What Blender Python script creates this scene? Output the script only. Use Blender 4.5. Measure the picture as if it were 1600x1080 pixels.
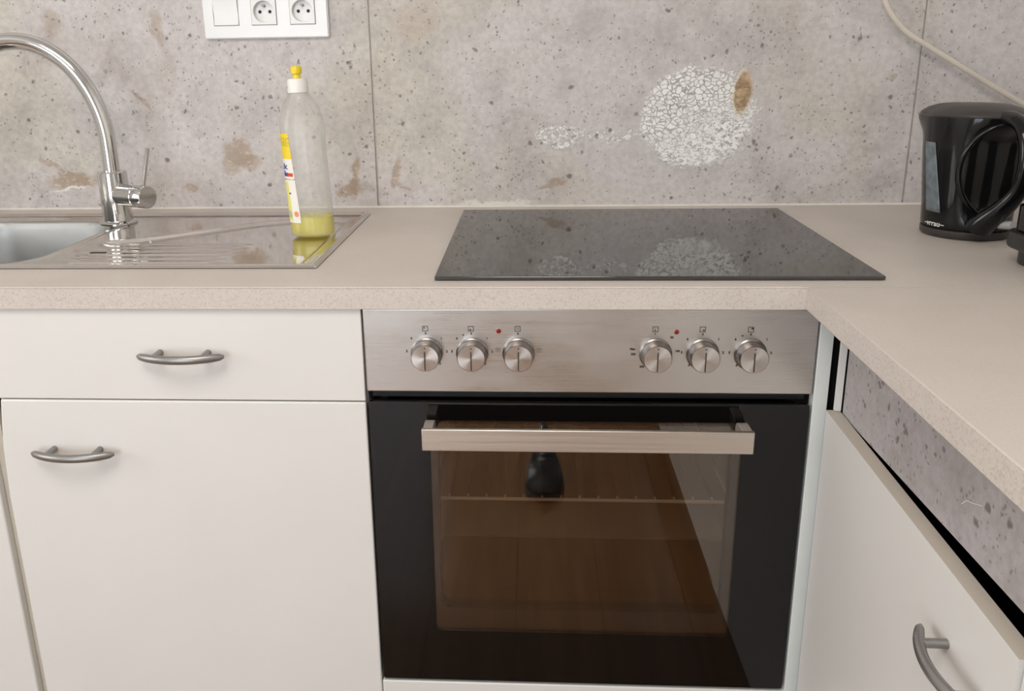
import bpy, bmesh, math, random
from mathutils import Vector, Matrix, Euler
random.seed(4)
for o in list(bpy.data.objects): bpy.data.objects.remove(o)
SC = bpy.context.scene
COL = SC.collection
PI = math.pi

# ------------------------------------------------------------------ camera
yaw, pitch, roll = -0.0621436, 0.2826035, -0.0168
F = Vector((-0.05958223, 0.95848422, -0.27885113))
R = Vector((0.99822324, 0.05736901, -0.01609847))
U = R.cross(F)
cam = bpy.data.cameras.new('camera'); co = bpy.data.objects.new('camera', cam); COL.objects.link(co)
co.matrix_world = Matrix(((R.x, U.x, -F.x, 0.22355), (R.y, U.y, -F.y, -1.06073), (R.z, U.z, -F.z, 1.19194), (0, 0, 0, 1)))
cam.sensor_width = 36; cam.sensor_fit = 'HORIZONTAL'; cam.lens = 1318.144 / 1600 * 36
cam.shift_x = 48.62 / 1600; cam.shift_y = -73.31 / 1600
cam.clip_start = 0.01
SC.camera = co

# ------------------------------------------------------------------ world, window light, exposure
w = bpy.data.worlds.new('sky'); SC.world = w; w.use_nodes = True
bg = w.node_tree.nodes['Background']; bg.inputs[0].default_value = (0.75, 0.87, 1.0, 1); bg.inputs[1].default_value = 1.0
def area(name, loc, rot, sx, sy, power, col):
    l = bpy.data.lights.new(name, 'AREA'); l.shape = 'RECTANGLE'; l.size = sx; l.size_y = sy; l.energy = power; l.color = col
    o = bpy.data.objects.new(name, l); COL.objects.link(o); o.location = loc; o.rotation_euler = rot
    return o
area('daylight', (-1.05, -3.46, 1.25), (PI/2, 0, 0), 1.5, 1.9, 50, (0.86, 0.93, 1.0))
area('daylight', (-2.56, -1.3, 1.5), (PI/2, 0, -PI/2), 1.5, 1.3, 35, (1.0, 0.95, 0.88))
area('overhead_fill_light', (-0.2, -1.3, 2.40), (0, 0, 0), 0.9, 0.9, 24, (1.0, 0.93, 0.85))  # added overhead fill, no lamp fixture hangs here
SC.view_settings.view_transform = 'Standard'; SC.view_settings.look = 'None'
SC.view_settings.exposure = 0.0; SC.view_settings.gamma = 1.0; SC.view_settings.use_curve_mapping = False

# ------------------------------------------------------------------ node helpers
def srgb(r, g, b):
    f = lambda c: (c/255/12.92) if c/255 <= .04045 else ((c/255+.055)/1.055)**2.4
    return (f(r), f(g), f(b), 1)
class N:
    def __init__(s, name):
        s.m = bpy.data.materials.new(name); s.m.use_nodes = True
        s.t = s.m.node_tree; s.n = s.t.nodes; s.b = s.n['Principled BSDF']; s.out = s.n['Material Output']
    def put(s, sock, v):
        if v is None: return
        if hasattr(v, 'is_output'): s.t.links.new(v, sock)
        else: sock.default_value = v
    def math(s, op, a, b=None, c=None, clamp=False):
        n = s.n.new('ShaderNodeMath'); n.operation = op; n.use_clamp = clamp
        for i, v in enumerate((a, b, c)): s.put(n.inputs[i], v)
        return n.outputs[0]
    def vmath(s, op, a, b=None):
        n = s.n.new('ShaderNodeVectorMath'); n.operation = op
        s.put(n.inputs[0], a); s.put(n.inputs[1], b)
        return n.outputs[1] if op in ('LENGTH', 'DISTANCE') else n.outputs[0]
    def pos(s): return s.n.new('ShaderNodeNewGeometry').outputs['Position']
    def mapping(s, v, loc=(0,0,0), rot=(0,0,0), sc=(1,1,1), typ='POINT'):
        n = s.n.new('ShaderNodeMapping'); n.vector_type = typ; s.put(n.inputs[0], v)
        n.inputs[1].default_value = loc; n.inputs[2].default_value = rot; n.inputs[3].default_value = sc
        return n.outputs[0]
    def noise(s, v, scale, detail=4, rough=.55, dist=0):
        n = s.n.new('ShaderNodeTexNoise'); s.put(n.inputs['Vector'], v); n.inputs['Scale'].default_value = scale
        n.inputs['Detail'].default_value = detail; n.inputs['Roughness'].default_value = rough; n.inputs['Distortion'].default_value = dist
        return n.outputs
    def voro(s, v, scale, feat='F1', rnd=1):
        n = s.n.new('ShaderNodeTexVoronoi'); n.feature = feat; s.put(n.inputs['Vector'], v); s.put(n.inputs['Scale'], scale)
        n.inputs['Randomness'].default_value = rnd
        return n.outputs
    def ramp(s, v, a, b, lo=0., hi=1., smooth=True):
        n = s.n.new('ShaderNodeMapRange'); n.interpolation_type = 'SMOOTHSTEP' if smooth else 'LINEAR'
        s.put(n.inputs[0], v); n.inputs[1].default_value = a; n.inputs[2].default_value = b
        n.inputs[3].default_value = lo; n.inputs[4].default_value = hi
        return n.outputs[0]
    def mix(s, f, a, b, typ='MIX'):
        n = s.n.new('ShaderNodeMix'); n.data_type = 'RGBA'; n.blend_type = typ
        s.put(n.inputs[0], f); s.put(n.inputs[6], a); s.put(n.inputs[7], b)
        return n.outputs[2]
    def bump(s, h, strength=.3, dist=.001):
        n = s.n.new('ShaderNodeBump'); n.inputs['Strength'].default_value = strength; n.inputs['Distance'].default_value = dist
        s.put(n.inputs['Height'], h); s.put(s.b.inputs['Normal'], n.outputs[0])
    def sep(s, v):
        n = s.n.new('ShaderNodeSeparateXYZ'); s.put(n.inputs[0], v); return n.outputs
    def set(s, **k):
        names = dict(col='Base Color', rough='Roughness', metal='Metallic', spec='Specular IOR Level', coat='Coat Weight', trans='Transmission Weight', ior='IOR', alpha='Alpha', emit='Emission Color', estr='Emission Strength', aniso='Anisotropic', sss='Subsurface Weight', coatr='Coat Roughness')
        for a, v in k.items(): s.put(s.b.inputs[names[a]], v)
        return s.m
def plain(name, col, rough=.5, metal=0, spec=.5, var=.04, nscale=25, **k):
    a = N(name); nz = a.noise(a.pos(), nscale)[0]
    c = a.mix(a.ramp(nz, .3, .7, 0, 1), tuple(x*(1-var) for x in col[:3])+(1,), tuple(min(1, x*(1+var)) for x in col[:3])+(1,))
    a.set(col=c, rough=rough, metal=metal, spec=spec, **k)
    return a.m

# ------------------------------------------------------------------ materials
def concrete(name, stains=(), bubbles=(), tint=1.0, lil=0.0, more=0.0, bias=0.0):
    a = N(name); P = a.pos()
    big = a.noise(P, 2.6, 3)[0]; mid = a.noise(a.mapping(P, (5,1,2)), 7, 5, .6)[0]; fine = a.noise(P, 90, 3, .7)[0]
    lilac = (0.563*tint, 0.526*tint, 0.520*tint, 1); beige = (0.530*tint, 0.492*tint, (0.435+lil)*tint, 1); grey = (0.405*tint, 0.372*tint, 0.358*tint, 1)
    c = a.mix(a.ramp(big, .43+bias, .62+bias), lilac, beige)
    c = a.mix(a.ramp(mid, .46, .68, 0, .6), c, grey)
    fm = a.ramp(fine, .3, .7, .90, 1.08)
    c = a.mix(1.0, c, fm, 'MULTIPLY')
    st = a.noise(a.mapping(P, (2, 0, 9)), 11, 5, .7, .8)[0]
    c = a.mix(a.ramp(st, .54, .70, 0, .42), c, (.34, .30, .285, 1))
    wob = a.noise(P, 30, 3, .7)[1]
    wv = a.vmath('MULTIPLY', a.vmath('SUBTRACT', wob, (.5, .5, .5)), (.022, .022, .022))
    Pw = a.vmath('ADD', P, wv)
    pits = None
    for sc, thr, r0, amp, clus in ((150, .80-more, .26, .55, 9), (75, .88-more, .20, .75, 5), (40, .935-more*.4, .17, .85, 3)):
        v = a.voro(Pw, sc)
        rnd = a.sep(v['Color'])[0]
        cl = a.ramp(a.noise(a.mapping(P, (sc, 0, 3)), clus, 2)[0], .38, .66, .12, -.16)
        sel = a.math('GREATER_THAN', rnd, a.math('ADD', cl, thr))
        m = a.math('MULTIPLY', a.ramp(v['Distance'], r0*.6, r0*1.5, amp, 0), sel)
        pits = m if pits is None else a.math('MAXIMUM', pits, m)
    c = a.mix(pits, c, (0.16, 0.135, 0.13, 1))
    # scraped stains: ellipses in the board's own coordinates with ragged edges
    rag = a.noise(P, 22, 4, .65)[1]
    rv = a.vmath('MULTIPLY', a.vmath('SUBTRACT', rag, (.5, .5, .5)), (.05, 0, .05))
    Pk = a.vmath('ADD', P, a.vmath('MULTIPLY', a.vmath('SUBTRACT', rag, (.5, .5, .5)), (.012, 0, .012)))
    Pr = a.vmath('ADD', P, rv)
    tex = a.noise(a.mapping(P, (1, 0, 4), (0, .5, 0), (1, 1, 1.5)), 60, 4, .7, .5)[0]
    hsum = None
    def stain(x, z, rx, rz, ang, s, kind):
        nonlocal c, hsum
        q = a.mapping(Pk if kind == 'c' else Pr, (x, .597, z), (0, -math.radians(ang), 0), (rx, 1, rz), 'TEXTURE')
        d = a.vmath('LENGTH', a.vmath('MULTIPLY', q, (1, 0, 1)))
        m = a.ramp(d, .55, 1.15, s, 0)
        if kind == 'w': col = (.74, .72, .68, 1)
        elif kind == 'c':
            rim = a.ramp(a.math('ABSOLUTE', a.math('SUBTRACT', d, .86)), .02, .16, .9, 0)
            left = a.ramp(a.sep(q)[0], -.1, .35, 1, .2)
            core = a.mix(a.ramp(tex, .42, .62), (.33, .22, .12, 1), (.52, .37, .22, 1))
            col = a.mix(a.math('MULTIPLY', rim, left), core, (.78, .66, .50, 1))
        else:
            col = a.mix(a.ramp(tex, .50, .70), (.35, .265, .195, 1), (.58, .47, .37, 1))
        c = a.mix(m, c, col)
        hsum = m if hsum is None else a.math('ADD', hsum, m)
    for q_ in stains:
        if q_[-1] != 'c': stain(*q_)
    bh = None
    for (x, z, rx, rz, sc, s, dens) in bubbles:
        q = a.mapping(Pr, (x, .597, z), (0, 0, 0), (rx, 1, rz), 'TEXTURE')
        d = a.vmath('LENGTH', a.vmath('MULTIPLY', q, (1, 0, 1)))
        m = a.ramp(a.math('ADD', d, a.math('MULTIPLY', a.math('SUBTRACT', fine, .5), .5)), .84, 1.04, s, 0)
        wob2 = a.vmath('MULTIPLY', a.vmath('SUBTRACT', a.noise(P, 75, 3)[1], (.5, .5, .5)), (.014, 0, .014))
        Pb = a.vmath('MULTIPLY', a.vmath('ADD', P, wob2), (1, 0, 1.3))
        e1 = a.voro(Pb, sc, 'DISTANCE_TO_EDGE')['Distance']
        f1 = a.voro(Pb, sc)
        cut = a.math('GREATER_THAN', a.sep(f1['Color'])[1], 1-dens)
        # coarse blisters towards the upper left, fine crumbs below and to the right
        part = a.ramp(a.math('ADD', a.math('SUBTRACT', a.sep(q)[2], a.math('MULTIPLY', a.sep(q)[0], .7)), a.math('MULTIPLY', a.math('SUBTRACT', mid, .5), 3)), -.55, .35)
        speck = a.ramp(a.noise(a.mapping(P, sc=(1, 1, 1.6)), 150, 4, .75, .6)[0], .38, .50)
        speck = a.math('MAXIMUM', speck, a.ramp(mid, .5, .7, 0, .6))
        coarse = a.math('MULTIPLY', a.ramp(e1, .01, .09), a.ramp(a.sep(f1['Color'])[2], 0, 1, .78, 1))
        cell = a.n.new('ShaderNodeMix'); a.put(cell.inputs[0], part)
        a.put(cell.inputs[2], speck); a.put(cell.inputs[3], coarse); cell = cell.outputs[0]
        cell = a.math('MULTIPLY', cell, cut)
        gap = a.mix(a.ramp(mid, .4, .6), (.34, .32, .305, 1), (.46, .44, .42, 1))
        bc = a.mix(cell, gap, (.90, .89, .86, 1))
        c = a.mix(a.math('MULTIPLY', m, 1.0 if dens > .9 else cut), c, bc)
        hh = a.math('MULTIPLY', a.math('MULTIPLY', cell, m), 3.0)
        bh = hh if bh is None else a.math('ADD', bh, hh)
    for q_ in stains:
        if q_[-1] == 'c': stain(*q_)
    h = a.math('MULTIPLY', pits, -1.0)
    if bh is not None: h = a.math('ADD', h, bh)
    if hsum is not None: h = a.math('ADD', h, a.math('MULTIPLY', hsum, a.math('SUBTRACT', tex, 1.0)))
    h = a.math('ADD', h, a.math('MULTIPLY', fine, .3))
    a.bump(h, .55, .0012)
    a.set(col=c, rough=.48, spec=.35)
    return a.m
STAINS_L = [(-.7023,.957,.060,.0145,4,.85,'b'),(-.738,.985,.040,.0055,-35,.7,'b'),(-.7114,.9417,.046,.0035,8,.8,'w'),
 (-.3559,1.012,.034,.030,0,.75,'b'),(-.3758,.9816,.022,.022,0,.55,'b'),(-.338,.995,.028,.020,-10,.6,'b'),
 (-.1239,.963,.010,.045,-4,.85,'b'),(-.1398,.9338,.034,.013,0,.8,'b'),(-.5415,1.117,.034,.006,-42,.65,'b'),
 (-.4927,1.2477,.012,.040,4,.55,'b'),(-.485,1.17,.02,.06,0,.22,'b'),(-.6989,1.2654,.022,.024,0,.45,'b'),(-.4585,.9438,.018,.009,0,.6,'b')]
STAINS_M = [(-.0395,.9623,.011,.034,-24,.7,'b'),(-.022,.940,.020,.006,-14,.6,'b'),(.2635,.9423,.036,.0065,10,.75,'b'),(.0071,1.2504,.045,.05,-35,.30,'b'),
 (.7023,1.2545,.02,.024,0,.25,'b'),(.8924,1.1385,.010,.008,0,.5,'b'),(.1537,.9035,.080,.0085,0,.75,'w')]
STAINS_M2 = [(.6199,1.1134,.0195,.049,-5,.97,'c')]
BUB = [(.5393,1.0671,.114,.098,92,.93,1.0),(.2727,1.0351,.042,.026,125,.8,.75),(.3708,1.039,.06,.018,150,.7,.45)]
M = {}
M['conc_left'] = concrete('concrete_look_panel_left', STAINS_L, bias=.06)
M['conc_mid'] = concrete('concrete_look_panel_hob', STAINS_M + STAINS_M2, BUB, bias=-.03)
M['conc_right'] = concrete('concrete_look_panel_right', tint=.97)
def board_mat():
    m = concrete('concrete_look_board', tint=.80, lil=.08, more=.09)
    return m
M['conc_board'] = board_mat()

def worktop_mat():
    a = N('speckled_laminate'); P = a.pos()
    v = a.voro(P, 520); r = a.sep(v['Color'])[0]
    nz = a.noise(P, 6, 3)[0]
    c = a.mix(a.ramp(nz, .35, .65), (.550, .500, .456, 1), (.585, .532, .486, 1))
    up = a.sep(a.n.new('ShaderNodeNewGeometry').outputs['Normal'])[2]
    top = a.ramp(up, .3, .7, 1, .30)
    c = a.mix(a.math('MULTIPLY', a.math('GREATER_THAN', r, .84), a.math('MULTIPLY', top, .30)), c, (.36, .29, .25, 1))
    c = a.mix(a.math('MULTIPLY', a.math('LESS_THAN', r, .14), a.math('MULTIPLY', top, .22)), c, (.72, .67, .62, 1))
    a.set(col=c, rough=.42, spec=.4); a.bump(a.noise(P, 500, 2)[0], .08, .0005)
    return a.m
M['worktop'] = worktop_mat()
M['white'] = plain('white_melamine', (.700, .690, .668, 1), .35, spec=.4, var=.012, nscale=5)
M['white_edge'] = plain('beige_edge_band', (.50, .455, .395, 1), .5, var=.01)
M['cool_white'] = plain('cool_white_board', (.66, .69, .68, 1), .4, var=.01)
M['shade_black'] = plain('shade_black_cabinet_inside', (.012, .011, .011, 1), .9, spec=.1)  # near-black colour stands for the shade inside the right-hand cabinets
M['black_trim'] = plain('black_plastic_trim', (.008, .008, .009, 1), .4)
def steel(name, col, rough, stretch, amp=.12, smudge=.0, bump=.12):
    a = N(name); P = a.pos()
    g = a.noise(a.mapping(P, sc=stretch), 1, 3, .6)[0]
    s = a.noise(a.mapping(P, sc=(6, 6, 14)), 1, 4, .6)[0]
    c = a.mix(a.ramp(g, .3, .7), tuple(x*(1-amp) for x in col)+(1,), tuple(min(1, x*(1+amp*.6)) for x in col)+(1,))
    a.set(col=c, metal=1.0, rough=a.math('ADD', a.ramp(g, .3, .7, rough*.85, rough*1.15), a.ramp(s, .4, .7, -smudge, smudge)))
    a.bump(g, bump, .0004)
    return a.m
M['fascia'] = steel('brushed_steel_fascia', (.64, .62, .60), .33, (3, 300, 2500), .015, .035, .010)
M['bracket'] = plain('cast_bracket_metal', (.42, .37, .33, 1), .45, metal=.35)
M['handle_steel'] = steel('brushed_steel_handle', (.66, .60, .54), .42, (5, 300, 1200), .05, 0, .05)
M['sink'] = steel('worn_stainless_steel', (.66, .62, .59), .15, (14, 40, 40), .04, .09, .10)
M['basin'] = steel('satin_stainless_steel', (.44, .445, .44), .50, (30, 30, 30), .05, .05, .05)
M['grey_metal'] = plain('satin_grey_metal', (.30, .29, .285, 1), .38, metal=.85, var=.05)
def chrome():
    a = N('polished_chrome'); nz = a.noise(a.pos(), 40)[0]
    a.set(col=(.62, .62, .61, 1), metal=1.0, rough=a.ramp(nz, .3, .7, .04, .10)); return a.m
M['chrome'] = chrome()
def knobface():
    a = N('spun_metal_knob_face'); t = a.n.new('ShaderNodeTexCoord').outputs['UV']
    q = a.sep(t); ang = a.math('MULTIPLY', a.math('ARCTAN2', a.math('SUBTRACT', q[1], .5), a.math('SUBTRACT', q[0], .5)), 1.0)
    # spun grain: normals tip along the circles so the lit sectors come from the lamps themselves
    rad = a.vmath('LENGTH', a.vmath('SUBTRACT', t, (.5, .5, 0)))
    ring = a.noise(a.n_comb(rad), 160, 2)[0] if hasattr(a, 'n_comb') else a.math('SINE', a.math('MULTIPLY', rad, 420))
    a.set(col=(.62, .58, .55, 1), metal=1.0, rough=.27, aniso=.9)
    tn = a.n.new('ShaderNodeTangent'); tn.direction_type = 'RADIAL'; tn.axis = 'Y'
    a.t.links.new(tn.outputs[0], a.b.inputs['Tangent'])
    a.bump(ring, .05, .0002)
    return a.m
M['knob_face'] = knobface()
M['knob_side'] = plain('knob_side_metal', (.26, .235, .22, 1), .34, metal=1)
def hobglass():
    a = N('black_ceramic_glass'); nz = a.noise(a.pos(), 8, 4)[0]
    a.set(col=(.014, .012, .012, 1), rough=a.ramp(nz, .45, .7, .02, .06), spec=.9, ior=1.62); return a.m
M['hob'] = hobglass()
def doorglass():
    a = N('black_oven_glass'); nz = a.noise(a.pos(), 6, 3)[0]
    a.set(col=(.003, .0028, .003, 1), rough=a.ramp(nz, .4, .7, .015, .035), spec=.42); return a.m
M['door_glass'] = doorglass()
def windowglass(fac=.075):
    a = N('tinted_oven_window'); t = a.n.new('ShaderNodeBsdfTransparent'); t.inputs[0].default_value = (.92, .89, .86, 1)
    g = a.n.new('ShaderNodeBsdfGlossy'); g.inputs['Roughness'].default_value = .012
    sm = a.noise(a.pos(), 5, 3)[0]; a.put(g.inputs['Color'], a.mix(a.ramp(sm, .3, .7), (.90, .84, .78, 1), (1, .93, .86, 1)))
    m = a.n.new('ShaderNodeMixShader'); m.inputs[0].default_value = fac
    a.t.links.new(t.outputs[0], m.inputs[1]); a.t.links.new(g.outputs[0], m.inputs[2]); a.t.links.new(m.outputs[0], a.out.inputs[0]); return a.m
M['oven_window'] = windowglass()
M['inner_window'] = windowglass(.055)
M['enamel'] = plain('dark_oven_enamel', (.016, .014, .013, 1), .35, spec=.5)
M['enamel_frame'] = plain('brown_black_inner_frame', (.006, .0035, .0035, 1), .4)
M['rack'] = plain('chromed_wire', (.85, .80, .74, 1), .5, metal=.3)
M['shaded_wire'] = plain('shaded_rack_wire', (.05, .045, .04, 1), .45, metal=.6)  # same rack wire, colour darkened for the shade deep in the cavity
M['print'] = plain('black_print', (.02, .018, .018, 1), .6)
M['red_lamp'] = plain('dark_red_lens', (.22, .006, .010, 1), .15, var=.15, nscale=400, coat=.6)
M['white_plastic'] = plain('white_gloss_plastic', (.83, .83, .835, 1), .22, var=.008)
M['socket_in'] = plain('white_socket_plastic', (.80, .795, .79, 1), .3, var=.01)
M['pin'] = plain('socket_pin_metal', (.22, .20, .19, 1), .35, metal=.7)
M['hole'] = plain('dark_hole', (.03, .028, .028, 1), .8)
M['seal'] = plain('off_white_silicone', (.70, .66, .61, 1), .5, var=.06, nscale=40)
M['cable'] = plain('cream_cable', (.60, .545, .475, 1), .45)
M['black_gloss'] = plain('glossy_black_plastic', (.005, .005, .0055, 1), .12, spec=.38, var=.1)
M['black_satin'] = plain('satin_black_plastic', (.040, .033, .032, 1), .38, var=.1)
M['black_app'] = plain('dark_green_black_plastic', (.012, .015, .014, 1), .35)
M['gauge'] = plain('blue_grey_gauge_window', (.13, .155, .17, 1), .25, var=.25, nscale=60)
M['logo'] = plain('silver_print', (.62, .62, .60, 1), .4)
M['cap_white'] = plain('white_cap_plastic', (.82, .80, .76, 1), .35)
M['cap_yellow'] = plain('yellow_cap_plastic', (.80, .62, .02, 1), .3)
def bottle_mat():
    a = N('clear_bottle_plastic'); t = a.n.new('ShaderNodeBsdfTransparent'); t.inputs[0].default_value = (.975, .975, .965, 1)
    lw = a.n.new('ShaderNodeLayerWeight'); lw.inputs[0].default_value = .35
    nz = a.noise(a.pos(), 18, 4)[0]
    m = a.n.new('ShaderNodeMixShader'); a.put(m.inputs[0], a.math('ADD', a.math('MULTIPLY', lw.outputs['Fresnel'], .22), a.ramp(nz, .3, .7, .19, .28)))
    a.set(col=(.70, .69, .65, 1), rough=.14, spec=.7)
    a.t.links.new(t.outputs[0], m.inputs[1]); a.t.links.new(a.b.outputs[0], m.inputs[2]); a.t.links.new(m.outputs[0], a.out.inputs[0]); return a.m
M['bottle'] = bottle_mat()
def liquid_mat():
    a = N('yellow_dish_soap'); t = a.n.new('ShaderNodeBsdfTransparent'); t.inputs[0].default_value = (.98, .95, .06, 1)
    a.set(col=(.95, .86, .02, 1), rough=.08, sss=.0)
    m = a.n.new('ShaderNodeMixShader'); nz = a.noise(a.pos(), 30, 3)[0]; a.put(m.inputs[0], a.ramp(nz, .3, .7, .42, .56))
    a.t.links.new(t.outputs[0], m.inputs[1]); a.t.links.new(a.b.outputs[0], m.inputs[2]); a.t.links.new(m.outputs[0], a.out.inputs[0]); return a.m
M['liquid'] = liquid_mat()
def label_mat():
    # printed sticker, v runs bottom to top, u left to right
    a = N('printed_bottle_label'); uv = a.n.new('ShaderNodeTexCoord').outputs['UV']; s = a.sep(uv); u, v = s[0], s[1]
    def band(x, lo, hi): return a.math('MULTIPLY', a.math('GREATER_THAN', x, lo), a.math('LESS_THAN', x, hi))
    Y = (.80, .60, .02, 1)
    wt = (.78, .76, .70, 1)
    c = a.mix(band(v, .72, 1.1), wt, Y)
    c = a.mix(a.math('MULTIPLY', band(v, .86, .96), a.math('GREATER_THAN', a.noise(a.mapping(uv, sc=(6, 30, 1)), 4, 2)[0], .54)), c, (.30, .22, .03, 1))
    c = a.mix(a.math('MULTIPLY', band(v, .525, .565), band(u, .45, .96)), c, (.60, .05, .02, 1))
    c = a.mix(a.math('MULTIPLY', band(v, .485, .50), a.math('GREATER_THAN', a.noise(a.mapping(uv, sc=(60, 1, 1)), 1, 1)[0], .45)), c, (.25, .25, .25, 1))
    c = a.mix(a.math('MULTIPLY', band(v, .02, .46), band(u, .40, .72)), c, (.74, .68, .20, 1))
    blob = a.ramp(a.vmath('LENGTH', a.vmath('SUBTRACT', a.mapping(uv, sc=(1, 2.6, 1)), (.88, .26, 0))), .07, .10, 1, 0)
    c = a.mix(blob, c, (.70, .28, .12, 1))
    blob2 = a.ramp(a.vmath('LENGTH', a.vmath('SUBTRACT', a.mapping(uv, sc=(1, 2.6, 1)), (.60, .24, 0))), .10, .13, .8, 0)
    c = a.mix(blob2, c, (.35, .42, .25, 1))
    dot = a.ramp(a.vmath('LENGTH', a.vmath('SUBTRACT', a.mapping(uv, sc=(1, 4, 1)), (.74, 1.34, 0))), .03, .06, 1, 0)
    c = a.mix(dot, c, (.12, .10, .06, 1))
    a.set(col=c, rough=.35); return a.m
M['label'] = label_mat()
M['blue_print'] = plain('blue_print', (.03, .05, .30, 1), .5)
M['red_print'] = plain('red_print', (.6, .05, .03, 1), .5)
def floor_mat():
    a = N('brown_wood_laminate'); P = a.pos()
    br = a.n.new('ShaderNodeTexBrick'); a.put(br.inputs['Vector'], a.mapping(P, rot=(0, 0, PI/2)))
    br.inputs['Color1'].default_value = (.30, .165, .075, 1); br.inputs['Color2'].default_value = (.22, .115, .050, 1)
    br.inputs['Mortar'].default_value = (.14, .07, .03, 1); br.inputs['Scale'].default_value = 1
    br.inputs['Mortar Size'].default_value = .0015; br.inputs['Brick Width'].default_value = 1.25; br.inputs['Row Height'].default_value = .19
    g = a.noise(a.mapping(P, sc=(28, 2.2, 1)), 1, 5, .65, .6)[0]
    c = a.mix(a.ramp(g, .3, .7, .0, .55), br.outputs[0], (.13, .06, .025, 1))
    a.set(col=c, rough=.17, spec=.55); return a.m
M['floor'] = floor_mat()
M['wall'] = plain('white_wall_paint', (.80, .785, .76, 1), .8, spec=.2)
M['shoe'] = plain('black_shoe_leather', (.010, .013, .018, 1), .28, spec=.6)
M['sole'] = plain('black_rubber_sole', (.02, .02, .022, 1), .6)
M['lace'] = plain('dark_blue_lace', (.03, .05, .08, 1), .6)
M['frame_w'] = plain('white_window_frame', (.8, .8, .79, 1), .35)
def pane_mat():
    a = N('window_glass'); t = a.n.new('ShaderNodeBsdfTransparent'); g = a.n.new('ShaderNodeBsdfGlossy'); g.inputs['Roughness'].default_value = .02
    nz = a.noise(a.pos(), 3)[0]; m = a.n.new('ShaderNodeMixShader'); a.put(m.inputs[0], a.ramp(nz, .3, .7, .05, .07))
    a.t.links.new(t.outputs[0], m.inputs[1]); a.t.links.new(g.outputs[0], m.inputs[2]); a.t.links.new(m.outputs[0], a.out.inputs[0]); return a.m
M['pane'] = pane_mat()

# ------------------------------------------------------------------ mesh helpers (all coordinates are world coordinates)
def root_loc(p):
    v = Vector((0, 0, 0))
    while p: v += p.location; p = p.parent
    return v
def obj(name, bm, mat, parent=None, smooth=False, bevel=0, seg=2, angle=35, label=None):
    me = bpy.data.meshes.new(name)
    if isinstance(bm, bmesh.types.BMesh):
        bmesh.ops.recalc_face_normals(bm, faces=bm.faces)
        if parent: bmesh.ops.translate(bm, verts=bm.verts, vec=-root_loc(parent))
        bm.to_mesh(me); bm.free()
    else:
        me = bm
        if parent: me.transform(Matrix.Translation(-root_loc(parent)))
    for m in (mat if isinstance(mat, (list, tuple)) else [mat]): me.materials.append(m)
    o = bpy.data.objects.new(name, me); COL.objects.link(o)
    if parent: o.parent = parent
    if smooth or bevel:
        for p in me.polygons: p.use_smooth = True
        try: me.set_sharp_from_angle(angle=math.radians(angle))
        except Exception: pass
    if bevel:
        b = o.modifiers.new('bevel', 'BEVEL'); b.width = bevel; b.segments = seg; b.limit_method = 'ANGLE'; b.harden_normals = False
    if label: o['label'] = label
    return o
def tag(o, label, cat, group=None):
    o['label'] = label; o['category'] = cat
    if group: o['group'] = group
    return o
def thing(name, loc, label, cat, group=None):
    o = bpy.data.objects.new(name, None); COL.objects.link(o); o.location = loc; o.empty_display_size = .05
    return tag(o, label, cat, group)
def struct(o): o['kind'] = 'structure'; return o
def box(bm, x0, x1, y0, y1, z0, z1, mx=None):
    vs = [Vector((x, y, z)) for x in (x0, x1) for y in (y0, y1) for z in (z0, z1)]
    if mx: vs = [mx @ v for v in vs]
    v = [bm.verts.new(p) for p in vs]
    for f in ((0,1,3,2),(4,6,7,5),(0,4,5,1),(2,3,7,6),(0,2,6,4),(1,5,7,3)): bm.faces.new([v[i] for i in f])
    return bm
def B(*a, mx=None): return box(bmesh.new(), *a, mx=mx)
def frame3(d):
    d = d.normalized(); a = Vector((0, 0, 1)) if abs(d.z) < .9 else Vector((1, 0, 0))
    u = d.cross(a).normalized(); return u, d.cross(u).normalized()
def tube(bm, pts, rad, seg=16, caps=True, flat=1.0, up=None):
    pts = [Vector(p) for p in pts]; n = len(pts)
    rad = rad if isinstance(rad, (list, tuple)) else [rad]*n
    rings = []; u = None
    for i, p in enumerate(pts):
        d = (pts[min(i+1, n-1)] - pts[max(i-1, 0)]).normalized()
        if u is None:
            if up is not None: u = (Vector(up) - d*d.dot(Vector(up))).normalized()
            else: u, _ = frame3(d)
        else: u = (u - d*d.dot(u)).normalized()
        v = d.cross(u)
        rings.append([bm.verts.new(p + (u*math.cos(2*PI*k/seg)*flat + v*math.sin(2*PI*k/seg))*rad[i]) for k in range(seg)])
    for a, b in zip(rings, rings[1:]):
        for k in range(seg): bm.faces.new((a[k], a[(k+1) % seg], b[(k+1) % seg], b[k]))
    if caps:
        bm.faces.new(rings[0][::-1]); bm.faces.new(rings[-1])
    return bm
def lathe(bm, prof, o, axis=(0, 0, 1), seg=40, sx=1.0):
    """prof: (radius, height) along axis from o"""
    ax = Vector(axis).normalized(); u, v = frame3(ax); o = Vector(o); rings = []
    for r, h in prof:
        if r < 1e-6: rings.append([bm.verts.new(o + ax*h)])
        else: rings.append([bm.verts.new(o + ax*h + (u*math.cos(2*PI*k/seg)*sx + v*math.sin(2*PI*k/seg))*r) for k in range(seg)])
    for a, b in zip(rings, rings[1:]):
        for k in range(seg):
            k2 = (k+1) % seg
            if len(a) == 1 and len(b) == 1: continue
            if len(a) == 1: bm.faces.new((a[0], b[k], b[k2]))
            elif len(b) == 1: bm.faces.new((a[k], a[k2], b[0]))
            else: bm.faces.new((a[k], a[k2], b[k2], b[k]))
    return bm
def cyl(o, r, h, axis=(0, 0, 1), seg=32): return lathe(bmesh.new(), [(0, 0), (r, 0), (r, h), (0, h)], o, axis, seg)
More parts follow.
